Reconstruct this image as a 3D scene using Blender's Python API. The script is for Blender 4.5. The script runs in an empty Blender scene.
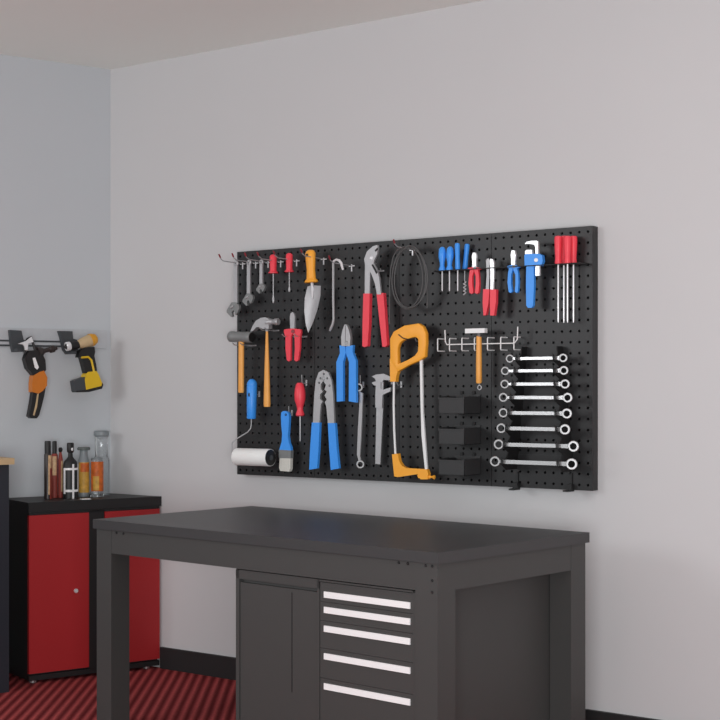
import bpy, bmesh, math
from mathutils import Vector, Matrix
C = bpy.context.scene.collection
sc = bpy.context.scene
V = Vector
F_PX, CX, HY, EYE = 1450.0, 360.0, 388.0, 1.25

# ------------------------------------------------------------------ frames
class Frame:
    """upright frame: x along a wall, y into the wall, z up"""
    def __init__(s, ang, ox=0.0, oy=0.0):
        s.a = ang
        s.U = V((math.cos(ang), math.sin(ang), 0)); s.N = V((-math.sin(ang), math.cos(ang), 0))
        s.o = V((ox, oy, 0))
    def world(s, v): return s.o + s.U*v[0] + s.N*v[1] + V((0, 0, v[2]))
    def local(s, p):
        q = V(p) - s.o
        return V((q.dot(s.U), q.dot(s.N), q.z))
    def at(s, px, py, w):
        """point where the sight line of a photo point meets the plane w metres off the wall"""
        r = V(((px-CX)/F_PX, 1, -(py-HY)/F_PX)); e = V((0, 0, EYE))
        t = (s.o.dot(s.N) - w)/r.dot(s.N)
        return s.local(e + r*t)
    def mpp(s, px, w):
        r = V(((px-CX)/F_PX, 1, 0))
        return (s.o.dot(s.N) - w)/r.dot(s.N)/F_PX

KW = 1/(6.23*1838.0)                      # the tool wall
nl = math.hypot(F_PX, 1965.0)
N1 = V((F_PX/nl, 1965.0/nl, 0)); D1 = 1/(KW*nl)
RW = Frame(math.atan2(-N1.x, N1.y), N1.x*D1, N1.y*D1)
XC = 110.5; dC = 1/(KW*(XC+1605.0))
COR = V(((XC-CX)/F_PX*dC, dC, 0))
n2 = math.hypot(F_PX, 2040.0)
N2 = V((-F_PX/n2, 2040.0/n2, 0)); D2 = N2.dot(COR)
LW = Frame(math.atan2(-N2.x, N2.y), N2.x*D2, N2.y*D2)
TB = Frame(math.radians(-41.897), -0.1081, 5.1159)
WD = Frame(0.0)
UC = RW.local(COR).x                      # corner along the tool wall
UL = LW.local(COR).x
CEIL = 2.716

# ------------------------------------------------------------------ mesh builder
class MB:
    def __init__(s): s.bm = bmesh.new()
    def _bev(s, faces, b, seg=2):
        if b <= 0: return
        es = list({e for f in faces for e in f.edges if len(e.link_faces) == 2 and e.calc_face_angle(0) > 0.5})
        bmesh.ops.bevel(s.bm, geom=es, offset=b, segments=seg, profile=0.6, affect='EDGES', clamp_overlap=True)
    def hexa(s, P, b=0):
        v = [s.bm.verts.new(p) for p in P]
        fs = [s.bm.faces.new([v[i] for i in q]) for q in ((0,3,2,1),(4,5,6,7),(0,1,5,4),(1,2,6,5),(2,3,7,6),(3,0,4,7))]
        s._bev(fs, b); return s
    def box(s, a, c, b=0):
        (x0,y0,z0),(x1,y1,z1) = a, c
        x0,x1 = sorted((x0,x1)); y0,y1 = sorted((y0,y1)); z0,z1 = sorted((z0,z1))
        return s.hexa([(x0,y0,z0),(x1,y0,z0),(x1,y1,z0),(x0,y1,z0),(x0,y0,z1),(x1,y0,z1),(x1,y1,z1),(x0,y1,z1)], b)
    def prism(s, pts, y0, y1, b=0, seg=2):
        """outline in the wall plane (x,z), thickness from y0 (front) to y1"""
        a = sum(pts[i-1][0]*pts[i][1]-pts[i][0]*pts[i-1][1] for i in range(len(pts)))
        if a < 0: pts = pts[::-1]
        f = [s.bm.verts.new((p[0], y0, p[1])) for p in pts]; k = [s.bm.verts.new((p[0], y1, p[1])) for p in pts]
        n = len(pts)
        fs = [s.bm.faces.new(f), s.bm.faces.new(k[::-1])]
        fs += [s.bm.faces.new((f[i], k[i], k[(i+1)%n], f[(i+1)%n])) for i in range(n)]
        s._bev(fs, b, seg); return s
    def plan(s, pts, z0, z1, b=0):
        a = sum(pts[i-1][0]*pts[i][1]-pts[i][0]*pts[i-1][1] for i in range(len(pts)))
        if a < 0: pts = pts[::-1]
        f = [s.bm.verts.new((p[0], p[1], z0)) for p in pts]; k = [s.bm.verts.new((p[0], p[1], z1)) for p in pts]
        n = len(pts)
        fs = [s.bm.faces.new(f[::-1]), s.bm.faces.new(k)]
        fs += [s.bm.faces.new((f[i], f[(i+1)%n], k[(i+1)%n], k[i])) for i in range(n)]
        s._bev(fs, b); return s
    def band(s, outer, inner, y0, y1, b=0):
        """closed ring outline: equal-length outer / inner loops in (x,z)"""
        n = len(outer)
        R = [[s.bm.verts.new((p[0], y, p[1])) for p in L] for L in (outer, inner) for y in (y0, y1)]
        of, ob, jf, jb = R
        fs = []
        for i in range(n):
            j = (i+1) % n
            for q in ((of[i],of[j],jf[j],jf[i]),(ob[j],ob[i],jb[i],jb[j]),(of[j],of[i],ob[i],ob[j]),(jf[i],jf[j],jb[j],jb[i])):
                fs.append(s.bm.faces.new(q))
        bmesh.ops.recalc_face_normals(s.bm, faces=fs)
        s._bev(fs, b); return s
    def tube(s, pts, r, n=8, closed=False):
        pts = [V(p) for p in pts]; m = len(pts)
        rs = r if isinstance(r, (list, tuple)) else [r]*m
        T = []
        for i in range(m):
            if closed: t = pts[(i+1)%m]-pts[i-1]
            else: t = pts[min(i+1,m-1)]-pts[max(i-1,0)]
            T.append(t.normalized())
        up = V((0,0,1)) if abs(T[0].z) < .9 else V((1,0,0))
        nx = T[0].cross(up).normalized(); rings = []
        for i in range(m):
            nx = (nx - T[i]*nx.dot(T[i])).normalized(); ny = T[i].cross(nx)
            rings.append([s.bm.verts.new(pts[i]+(nx*math.cos(2*math.pi*k/n)+ny*math.sin(2*math.pi*k/n))*rs[i]) for k in range(n)])
        for i in range(m if closed else m-1):
            A, B = rings[i], rings[(i+1)%m]
            for k in range(n): s.bm.faces.new((A[k],A[(k+1)%n],B[(k+1)%n],B[k]))
        if not closed:
            s.bm.faces.new(rings[0][::-1]); s.bm.faces.new(rings[-1])
        return s
    def lathe(s, p0, p1, prof, n=18, flat=1.0):
        """prof: (t along p0->p1, radius); flat squeezes the wall-normal thickness"""
        p0, p1 = V(p0), V(p1); ax = (p1-p0).normalized()
        up = V((0,1,0)) if abs(ax.y) < .9 else V((1,0,0))
        nx = ax.cross(up).normalized(); ny = ax.cross(nx)
        rings = []
        for t, r in prof:
            c = p0.lerp(p1, t); r = max(r, 1e-5)
            rings.append([s.bm.verts.new(c+nx*math.cos(2*math.pi*k/n)*r+ny*math.sin(2*math.pi*k/n)*r*flat) for k in range(n)])
        for A, B in zip(rings, rings[1:]):
            for k in range(n): s.bm.faces.new((A[k],A[(k+1)%n],B[(k+1)%n],B[k]))
        s.bm.faces.new(rings[0][::-1]); s.bm.faces.new(rings[-1]); return s
    def cyl(s, p0, p1, r, n=18): return s.lathe(p0, p1, [(0,r*.93),(.03,r),(.97,r),(1,r*.93)], n)
    def ball(s, c, r, n=14, sc=(1,1,1)):
        L = bmesh.ops.create_uvsphere(s.bm, u_segments=n, v_segments=n//2+1, radius=r)['verts']
        for v in L: v.co = V((v.co.x*sc[0], v.co.y*sc[1], v.co.z*sc[2])) + V(c)
        return s
    def ring(s, c, ax, ro, ri, th, n=20, hexin=False):
        c, ax = V(c), V(ax).normalized(); up = V((0,0,1)) if abs(ax.z) < .9 else V((1,0,0))
        nx = ax.cross(up).normalized(); ny = ax.cross(nx)
        def loop(r, o): return [s.bm.verts.new(c+ax*o+(nx*math.cos(2*math.pi*k/n)+ny*math.sin(2*math.pi*k/n))*r) for k in range(n)]
        h = th/2; b = min(th*.25, (ro-ri)*.25)
        L = [loop(ro,h-b), loop(ro-b,h), loop(ri,h), loop(ri,-h), loop(ro-b,-h), loop(ro,-h+b)]
        fs = []
        for i in range(6):
            A, B = L[i], L[(i+1)%6]
            for k in range(n): fs.append(s.bm.faces.new((A[k],A[(k+1)%n],B[(k+1)%n],B[k])))
        bmesh.ops.recalc_face_normals(s.bm, faces=fs); return s
    def mesh(s, name, L=V((0,0,0)), recalc=True):
        bm = s.bm
        for v in bm.verts: v.co -= L
        if recalc: bmesh.ops.recalc_face_normals(bm, faces=bm.faces[:])
        for f in bm.faces: f.smooth = True
        for e in bm.edges:
            if len(e.link_faces) == 2 and e.calc_face_angle(0) > .6: e.smooth = False
        me = bpy.data.meshes.new(name); bm.to_mesh(me); bm.free(); return me

# ------------------------------------------------------------------ things / parts
class Thing: pass
def props(o, label, cat, group=None, kind=None):
    if label: o['label'] = label
    if cat: o['category'] = cat
    if group: o['group'] = group
    if kind: o['kind'] = kind
def thing(name, label, cat, fr, L, group=None):
    o = bpy.data.objects.new(name, None); C.objects.link(o)
    o.empty_display_size = .03
    L = V(L); o.location = fr.world(L); o.rotation_euler = (0, 0, fr.a)
    props(o, label, cat, group)
    t = Thing(); t.o = o; t.L = L; t.fr = fr; return t
def part(t, name, mb, m, parent=None, label=None, kind=None):
    o = bpy.data.objects.new(name, mb.mesh(name, t.L)); o.data.materials.append(m); C.objects.link(o)
    o.parent = parent or t.o
    if label: o['label'] = label
    if kind: o['kind'] = kind
    return o
def solid(name, label, cat, fr, L, mb, m, group=None, kind=None):
    o = bpy.data.objects.new(name, mb.mesh(name, V(L))); o.data.materials.append(m); C.objects.link(o)
    o.location = fr.world(L); o.rotation_euler = (0, 0, fr.a)
    props(o, label, cat, group, kind); return o

# ------------------------------------------------------------------ materials
def srgb(r, g, b):
    f = lambda c: (c/255/12.92) if c/255 <= .04045 else ((c/255+.055)/1.055)**2.4
    return (f(r), f(g), f(b), 1)
def mat(name, col, rough=.5, metal=0.0, nz=.06, scale=40, bump=0.0, bscale=200, trans=0.0, spec=.5, coat=0.0):
    m = bpy.data.materials.new(name); m.use_nodes = True
    nt = m.node_tree; b = nt.nodes['Principled BSDF']
    tc = nt.nodes.new('ShaderNodeTexCoord'); no = nt.nodes.new('ShaderNodeTexNoise')
    no.inputs['Scale'].default_value = scale; no.inputs['Detail'].default_value = 3
    nt.links.new(tc.outputs['Object'], no.inputs['Vector'])
    mx = nt.nodes.new('ShaderNodeMix'); mx.data_type = 'RGBA'
    mx.inputs['A'].default_value = tuple(c*(1-nz) for c in col[:3])+(1,)
    mx.inputs['B'].default_value = tuple(min(1, c*(1+nz)) for c in col[:3])+(1,)
    nt.links.new(no.outputs['Fac'], mx.inputs['Factor']); nt.links.new(mx.outputs['Result'], b.inputs['Base Color'])
    b.inputs['Roughness'].default_value = rough; b.inputs['Metallic'].default_value = metal
    b.inputs['Specular IOR Level'].default_value = spec
    if trans: b.inputs['Transmission Weight'].default_value = trans
    if coat: b.inputs['Coat Weight'].default_value = coat
    if bump:
        n2_ = nt.nodes.new('ShaderNodeTexNoise'); n2_.inputs['Scale'].default_value = bscale
        bp = nt.nodes.new('ShaderNodeBump'); bp.inputs['Strength'].default_value = bump; bp.inputs['Distance'].default_value = .002
        nt.links.new(tc.outputs['Object'], n2_.inputs['Vector']); nt.links.new(n2_.outputs['Fac'], bp.inputs['Height'])
        nt.links.new(bp.outputs['Normal'], b.inputs['Normal'])
    return m
def carpet_mat():
    m = mat('ribbed_carpet', srgb(110, 30, 32), .95, bump=0, spec=.1)
    nt = m.node_tree; b = nt.nodes['Principled BSDF']
    tc = nt.nodes.new('ShaderNodeTexCoord'); mp = nt.nodes.new('ShaderNodeMapping')
    mp.inputs['Rotation'].default_value = (0, 0, math.radians(-1.0))
    w = nt.nodes.new('ShaderNodeTexWave'); w.wave_type = 'BANDS'; w.bands_direction = 'X'
    w.inputs['Scale'].default_value = math.pi*2/20/.040; w.inputs['Distortion'].default_value = .25
    w.inputs['Detail'].default_value = 2; w.inputs['Detail Scale'].default_value = 6
    nt.links.new(tc.outputs['Object'], mp.inputs['Vector']); nt.links.new(mp.outputs['Vector'], w.inputs['Vector'])
    no = nt.nodes.new('ShaderNodeTexNoise'); no.inputs['Scale'].default_value = 90; no.inputs['Detail'].default_value = 4
    nt.links.new(tc.outputs['Object'], no.inputs['Vector'])
    mx = nt.nodes.new('ShaderNodeMix'); mx.data_type = 'RGBA'
    mx.inputs['A'].default_value = srgb(118, 40, 44); mx.inputs['B'].default_value = srgb(196, 90, 90)
    nt.links.new(w.outputs['Fac'], mx.inputs['Factor'])
    m2 = nt.nodes.new('ShaderNodeMix'); m2.data_type = 'RGBA'; m2.blend_type = 'MULTIPLY'; m2.inputs['Factor'].default_value = .6
    rp = nt.nodes.new('ShaderNodeMapRange'); rp.inputs['From Min'].default_value = .3; rp.inputs['From Max'].default_value = .7; rp.inputs['To Min'].default_value = .6
    nt.links.new(no.outputs['Fac'], rp.inputs['Value']); nt.links.new(rp.outputs['Result'], m2.inputs['B'])
    nt.links.new(mx.outputs['Result'], m2.inputs['A']); nt.links.new(m2.outputs['Result'], b.inputs['Base Color'])
    bp = nt.nodes.new('ShaderNodeBump'); bp.inputs['Strength'].default_value = .8; bp.inputs['Distance'].default_value = .008
    nt.links.new(w.outputs['Fac'], bp.inputs['Height']); nt.links.new(bp.outputs['Normal'], b.inputs['Normal'])
    return m
M = dict(
    wall=mat('painted_wall', srgb(203, 203, 204), .85, nz=.015, scale=2, bump=.08, bscale=300, spec=.2),
    wall2=mat('cool_wall', srgb(197, 202, 206), .85, nz=.015, scale=2, bump=.08, bscale=300, spec=.2),  # left wall base colour, slightly cooler than the right wall
    ceil=mat('ceiling_paint', srgb(244, 247, 242), .9, nz=.01, scale=3, spec=.1),
    base=mat('black_skirting', srgb(34, 34, 35), .55),
    board=mat('black_perforated_steel', srgb(40, 40, 41), .38, nz=.04, scale=6, spec=.36),
    chrome=mat('chrome', srgb(205, 205, 206), .25, .8, nz=.03),
    steel=mat('brushed_steel', srgb(182, 182, 184), .45, .5, nz=.08, scale=60),
    dsteel=mat('dull_steel', srgb(120, 120, 122), .45, .6, nz=.1, scale=50),
    bright=mat('bright_plated_steel', srgb(238, 238, 240), .3, .35, nz=.03),
    iron=mat('grey_forged_iron', srgb(132, 134, 134), .45, .2, nz=.1, scale=50),
    red=mat('red_grip_plastic', srgb(245, 68, 84), .42, nz=.03),
    dred=mat('dark_red_vinyl', srgb(140, 40, 50), .5),
    blue=mat('blue_grip_plastic', srgb(62, 156, 250), .4, nz=.03),
    orange=mat('orange_plastic', srgb(255, 174, 52), .42, nz=.03),
    wood=mat('varnished_orange_wood', srgb(246, 172, 82), .45, nz=.14, scale=25),
    white=mat('white_nap', srgb(246, 246, 244), .9, nz=.02, bump=.3, bscale=400),
    wpaint=mat('white_enamel', srgb(240, 240, 240), .35, nz=.01),
    bristle=mat('pale_bristle', srgb(214, 212, 204), .8, nz=.12, scale=150),
    black=mat('black_plastic', srgb(22, 22, 23), .5),
    blackm=mat('matt_black_steel', srgb(20, 20, 21), .6),
    bin=mat('dark_grey_plastic', srgb(50, 50, 51), .55),
    cable=mat('dark_grey_cable', srgb(84, 84, 84), .45),
    table=mat('dark_grey_powder_coat', srgb(65, 65, 64), .5, nz=.03, scale=20, bump=.05, bscale=500),
    top=mat('charcoal_bench_surface', srgb(58, 58, 59), .42, nz=.05, scale=8),
    cab=mat('graphite_cabinet_paint', srgb(65, 65, 64), .5, nz=.03, scale=20),
    reddoor=mat('deep_red_lacquer', srgb(172, 35, 39), .5, nz=.03, scale=5),
    bcab=mat('black_cabinet_steel', srgb(30, 30, 31), .5),
    handle=mat('white_pull_strip', srgb(248, 248, 248), .4, nz=.01),
    navy=mat('blue_black_paint', srgb(34, 37, 46), .5),
    tan=mat('pale_wood_top', srgb(196, 170, 130), .6, nz=.12, scale=30),
    rail=mat('light_grey_rail', srgb(190, 194, 198), .5, .1),
    graph=mat('graphite_plastic', srgb(62, 66, 70), .5),
    amber=mat('amber_plastic', srgb(206, 118, 30), .4), ochre=mat('ochre_plastic', srgb(222, 158, 40), .4),
    yellow=mat('yellow_plastic', srgb(226, 186, 30), .45),
    cream=mat('cream_label', srgb(205, 170, 130), .6, nz=.6, scale=70),
    redlab=mat('brick_red_label', srgb(140, 56, 46), .6, nz=.2, scale=90),
    yellab=mat('yellow_label', srgb(214, 160, 66), .55, nz=.6, scale=45),
    orlab=mat('orange_label', srgb(206, 100, 34), .55, nz=.7, scale=45),
    brown=mat('dark_brown_can', srgb(50, 42, 40), .4),
    clear=mat('clear_plastic', (.93, .96, .97, 1), .08, nz=.0, trans=.92),
    frost=mat('frosted_grey_plastic', srgb(150, 158, 162), .4, nz=.03, trans=.3),
    gcap=mat('grey_green_cap', srgb(92, 100, 98), .5),
    carpet=carpet_mat(),
)

# ------------------------------------------------------------------ room shell
def struct(name, mb, m, fr=WD):
    o = bpy.data.objects.new(name, mb.mesh(name)); o.data.materials.append(m); C.objects.link(o)
    o.location = fr.o; o.rotation_euler = (0, 0, fr.a); o['kind'] = 'structure'; return o
UR = 0.9; ULL = UL - 3.6
struct('wall_right', MB().box((UC, 0, 0), (UR, .12, CEIL)), M['wall'], RW)
struct('wall_left', MB().box((ULL, 0, 0), (UL, .12, CEIL)), M['wall2'], LW)
c1, c2 = RW.world((UR, 0, 0)), LW.world((ULL, 0, 0))
c1b, c2b = RW.world((UR, -4.6, 0)), LW.world((ULL, -3.4, 0))
out = [COR, c1, c1b, c2b, c2]
cb = COR + (COR - V((0, 4, 0))).normalized()*.25
poly = [(p.x, p.y) for p in [cb, c1 + RW.N*.13, c1b, c2b, c2 + LW.N*.13]]
struct('floor', MB().plan(poly, -.08, 0), M['carpet'])
struct('ceiling', MB().plan(poly, CEIL, CEIL+.1), M['ceil'])
struct('baseboard_right', MB().box((UC+.33, 0, 0), (UR, -.016, .094), .003), M['base'], RW)

# ------------------------------------------------------------------ pegboard
WB = .045
uL = RW.at(237, 300, WB).x; uR = RW.at(592.6, 300, WB).x
zT = RW.at(400, 388-136*(2005/1842), WB).z; zB = RW.at(400, 388+86.3*(2005/1842), WB).z
PW = (uR-uL)/4; PH = zT-zB
def panel_mesh():
    mb = MB(); bm = mb.bm
    NX, NZ = 12, 24; g = .0009; cx_, cz_ = (PW-2*g)/NX, PH/NZ; r = .0052
    yF, yB = -WB, -WB+.003
    dirs = [(math.cos(math.pi/4*k+math.pi/4), math.sin(math.pi/4*k+math.pi/4)) for k in range(8)]
    sq = [(1,1),(0,1),(-1,1),(-1,0),(-1,-1),(0,-1),(1,-1),(1,0)]
    for i in range(NX):
        for j in range(NZ):
            x, z = g+(i+.5)*cx_, (j+.5)*cz_
            o = [bm.verts.new((x+a*cx_/2, yF, z+b*cz_/2)) for a, b in sq]
            n = [bm.verts.new((x+a*r, yF, z+b*r)) for a, b in dirs]
            k = [bm.verts.new((x+a*r, yB, z+b*r)) for a, b in dirs]
            for q in range(8):
                p = (q+1) % 8
                bm.faces.new((o[p], o[q], n[q], n[p])); bm.faces.new((n[p], n[q], k[q], k[p]))
    bmesh.ops.remove_doubles(bm, verts=bm.verts[:], dist=1e-5)
    bmesh.ops.recalc_face_normals(bm, faces=bm.faces[:])
    # make the front face the camera side (-y)
    ff = [f for f in bm.faces if abs(f.normal.y) > .9]
    if sum(f.normal.y for f in ff) > 0: bmesh.ops.reverse_faces(bm, faces=bm.faces[:])
    # folded rim and back sheet
    a, b = g, PW-g
    yb = -.003
    P = [(a, 0), (b, 0), (b, PH), (a, PH)]
    fv = [bm.verts.new((x, yF, z)) for x, z in P]; bv = [bm.verts.new((x, yb, z)) for x, z in P]
    for q in range(4):
        p = (q+1) % 4
        bm.faces.new((fv[q], bv[q], bv[p], fv[p]))
    bm.faces.new((bv[0], bv[3], bv[2], bv[1]))
    return mb.mesh('pegboard_panel', recalc=False)
pm = panel_mesh(); pm.materials.append(M['board'])
for i, lb in enumerate(['black perforated pegboard panel at the left end behind the hammers and paint roller',
                        'black perforated pegboard panel behind the pry bar and the blue-handled pliers',
                        'black perforated pegboard panel behind the hacksaw, cable coil and dark bins',
                        'black perforated pegboard panel at the right end behind the ladder of ring spanners']):
    o = bpy.data.objects.new('pegboard_panel', pm); C.objects.link(o)
    o.location = RW.world((uL+i*PW, 0, zB)); o.rotation_euler = (0, 0, RW.a)
    props(o, lb, 'pegboard', 'pegboard panels of the tool wall')

# pixel helpers on the tool wall, read from enlarged views of the photo
CR = dict(A=(220,230,6), B=(225,305,7.58), C=(225,375,5.76), D=(260,240,7.2), E=(350,235,6.55), F=(320,230,6), G=(300,315,4.5),
          H=(375,310,4), I=(425,235,8), J=(500,220,6.545), K=(430,320,7.58), L=(420,380,6.86), M=(485,340,6.857), N=(485,410,6.857),
          O=(0,310,6), O1=(0,320,6), Q=(30,425,8.47), R=(215,240,10.28))
def px(c, x, y): a = CR[c]; return a[0]+x/a[2], a[1]+y/a[2]
def P3(c, x, y, w, fr=RW): return fr.at(*px(c, x, y), w)
def P2(c, pts, w, fr=RW):
    r = [P3(c, x, y, w, fr) for x, y in pts]
    return [(p.x, p.z) for p in r]
def S(c, n, x, w, fr=RW): return n/CR[c][2]*fr.mpp(px(c, x, 0)[0], w)   # photo length -> metres
def tool(name, label, cat, c, x, y, w, group=None, fr=RW): return thing(name, label, cat, fr, P3(c, x, y, w, fr), group)

# ------------------------------------------------------------------ hooks
HG = 'wire hooks on the pegboard'
def long_hook(bx, by, label, tip=M['dred'], L=.15, extra=False):
    b = RW.at(bx, by, WB+.001)
    t = thing('peg_hook', label, 'hook', RW, b, HG)
    y = b.y
    mb = MB().box((b.x-.014, y-.003, b.z-.002), (b.x+.014, y, b.z+.002)).box((b.x-.0022, y-.0035, b.z-.022), (b.x+.0022, y-.0005, b.z+.006))
    part(t, 'base_plate', mb, M['bright'])
    pts = [(b.x, y, b.z), (b.x, y-L*.5, b.z+.003), (b.x, y-L*.82, b.z+.004), (b.x, y-L*.93, b.z+.012), (b.x, y-L, b.z+.026)]
    part(t, 'wire_arm', MB().tube(pts, .0021), M['steel'])
    part(t, 'tip_cap', MB().tube([V(pts[-1]).lerp(V(pts[-2]), .7), V(pts[-1])+V((0, -.002, .004))], .0033), tip)
    return b
def fork_hook(px_, py_, gap, w, label, L=None):
    b = RW.at(px_, py_, w); y = -WB-.001
    t = thing('peg_hook', label, 'hook', RW, (b.x, y, b.z), HG)
    L = L or (w-WB+.03)
    part(t, 'base_plate', MB().box((b.x-gap-.004, y-.002, b.z-.003), (b.x+gap+.004, y, b.z+.003)), M['steel'])
    for s in (-1, 1):
        pts = [(b.x+s*gap, y, b.z), (b.x+s*gap, y-L*.85, b.z), (b.x+s*gap, y-L, b.z+.008)]
        part(t, 'prong', MB().tube(pts, .002), M['steel'])
def peg(px_, py_, w, label, L=None, dz=.022):
    b = RW.at(px_, py_, w); y = -WB-.001
    t = thing('peg_hook', label, 'hook', RW, (b.x, y, b.z), HG)
    L = L or (w-WB+.022)
    part(t, 'base_plate', MB().box((b.x-.004, y-.002, b.z-.010), (b.x+.004, y, b.z+.014)), M['steel'])
    part(t, 'wire_arm', MB().tube([(b.x, y, b.z), (b.x, y-L*.85, b.z), (b.x, y-L, b.z+.006), (b.x, y-L-.002, b.z+dz)], .0019), M['steel'])

H1 = long_hook(243, 264, 'wire hook at the left edge of the pegboard holding the longest adjustable wrench')
H2 = long_hook(256, 263.2, 'wire hook holding the middle-sized adjustable wrench')
H3 = long_hook(268.5, 262.6, 'wire hook holding the shortest adjustable wrench')
H4 = long_hook(281, 262, 'wire hook holding the longer of the two hanging red screwdrivers')
H5 = long_hook(297, 261, 'wire hook holding the shorter hanging red screwdriver beside the trowel')
H6 = long_hook(324, 259.3, 'wire hook holding the orange-handled trowel')
H7 = long_hook(352, 266, 'wire hook holding the steel pry bar')
H8 = long_hook(413, 250, 'wire hook with red tip holding the dark cable coil', L=.13)

# ------------------------------------------------------------------ adjustable wrenches
HEAD = [(-12,-62),(-58,2),(-60,22),(-18,64),(-4,60),(-12,24),(4,6),(20,22),(22,46),(42,32),(60,-12),(54,-38),(22,-62)]
def adj_wrench(hk, x, y0, y1, hx, hy, s, wid, label):
    w = -hk.y + .045
    top = RW.at(x, y0, w)
    top = V((hk.x, -w, hk.z))  # hangs on its hook
    mp = RW.mpp(x, w)
    bot = RW.at(x, y1, w); bot.x = hk.x; hw = wid*mp/2
    t = thing('adjustable_wrench', label, 'wrench', RW, top, 'adjustable wrenches hanging at the left')
    mb = MB()
    mb.prism([(hk.x-hw*1.1, bot.z-.004), (hk.x+hw*1.1, bot.z-.004), (hk.x+hw, top.z-.006), (hk.x-hw, top.z-.006)], -w-.004, -w+.004, .0015)
    mb.ring((hk.x, -w, top.z-.0006), (0, 1, 0), hw*1.15+.002, .0032, .008)
    part(t, 'handle', mb, M['steel'])
    c = RW.at(hx, hy, w); c.x = hk.x + (hx-x)*mp*1.15
    k = s*mp/10.28
    part(t, 'jaw', MB().prism([(c.x+a*k*1.2, c.z-b*k) for a, b in HEAD], -w-.006, -w+.006, .0015), M['iron'])
    part(t, 'adjusting_screw', MB().cyl((c.x-.010*s, -w-.006, c.z+.006*s), (c.x+.004*s, -w-.006, c.z+.012*s), .0045*s), M['steel'])
adj_wrench(H1, 237, 261, 302, 234.5, 309.5, 1.2, 4.6, 'longest grey adjustable wrench hanging at the left edge of the pegboard')
adj_wrench(H2, 248.7, 258.5, 294, 248.3, 299.5, 1.0, 4.0, 'middle-sized adjustable wrench hanging between the longest and the shortest one')
adj_wrench(H3, 261, 257.5, 283, 260.8, 288.5, .8, 3.5, 'shortest adjustable wrench hanging next to the red screwdrivers')

# ------------------------------------------------------------------ hanging red screwdrivers
def hang_driver(hk, x, y0, y1, y2, hwid, label):
    w = -hk.y + .050
    a, b, e = RW.at(x, y0, w), RW.at(x, y1, w), RW.at(x, y2, w); mp = RW.mpp(x, w)
    for q in (a, b, e): q.x = hk.x
    t = thing('screwdriver', label, 'screwdriver', RW, a, 'red screwdrivers hanging on hooks'); r = hwid/2*mp
    part(t, 'handle', MB().lathe(a, b, [(0,r*.45),(.04,r*.8),(.12,r),(.8,r*.92),(.88,r*1.0),(.93,r*1.35),(.98,r*1.35),(1,r*.9)]), M['red'])
    mb = MB().lathe(b, e, [(0,.0026),(.74,.0026),(.84,.0052),(.93,.0056),(1,.0028)], 10, .6)
    part(t, 'shaft', mb, M['steel'])
hang_driver(H4, 274.3, 254.5, 273.6, 303, 7.3, 'longer red-handled screwdriver hanging beside the adjustable wrenches')
hang_driver(H5, 287.4, 253.3, 272.5, 292, 7.0, 'shorter red-handled screwdriver hanging beside the orange trowel')

# ------------------------------------------------------------------ trowel
w = WB+.075
t = tool('garden_trowel', 'hand trowel with orange handle and pointed steel blade hanging on a hook', 'trowel', 'D', 365, 100, w)
a, b = P3('D', 362, 72, w), P3('D', 370, 308, w); r = S('D', 40, 365, w)
hd = part(t, 'handle', MB().lathe(a, b, [(0,r*.45),(.03,r*.8),(.1,r*1.02),(.3,r*.98),(.6,r*.85),(.88,r*.95),(.93,r*1.3),(.98,r*1.38),(1,r*1.2)], 20, .75), M['orange'])
part(t, 'hanging_hole', MB().ring(P3('D', 338, 106, w+.019), (0, 1, 0), .0045, .002, .004), M['brown'], hd)
bl = P2('D', [(345,335),(376,326),(440,330),(438,400),(416,500),(382,600),(350,668),(332,605),(322,510),(325,420)], w)
ctr = P3('D', 372, 430, w)
mb = MB(); bm = mb.bm; yb = -w
rim = [bm.verts.new((p[0], yb-.003, p[1])) for p in bl]; mid = bm.verts.new((ctr.x, yb+.009, ctr.z))
rim2 = [bm.verts.new((p[0], yb-.001, p[1])) for p in bl]; mid2 = bm.verts.new((ctr.x, yb+.0115, ctr.z))
for i in range(len(bl)):
    j = (i+1) % len(bl)
    bm.faces.new((rim[i], rim[j], mid)); bm.faces.new((rim2[j], rim2[i], mid2)); bm.faces.new((rim[j], rim[i], rim2[i], rim2[j]))
part(t, 'blade', mb, M['steel'])
part(t, 'neck', MB().tube([P3('D', 374, 300, w), P3('D', 378, 345, w), P3('D', 376, 420, w-.004)], [.006, .006, .003]), M['bright'])

# ------------------------------------------------------------------ pry bar
w = WB+.085
t = tool('pry_bar', 'thin steel pry bar with curved claw hanging on a hook', 'pry bar', 'F', 80, 185, w)
rr = S('F', 7.5, 80, w)
part(t, 'shaft', MB().tube([P3('F', x, y, w) for x, y in [(80,200),(80,300),(80,420),(82,535)]], rr), M['steel'])
part(t, 'claw', MB().tube([P3('F', x, y, w) for x, y in [(80,202),(83,187),(98,178),(115,183),(128,200),(138,240)]], [rr, rr, rr, rr*1.1, rr*1.2, rr*.8]), M['bright'])
part(t, 'chisel_tip', MB().tube([P3('F', x, y, w) for x, y in [(82,533),(78,560),(66,590),(58,606)]], [rr, rr*1.05, rr*1.15, rr*.7]), M['steel'])

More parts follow.
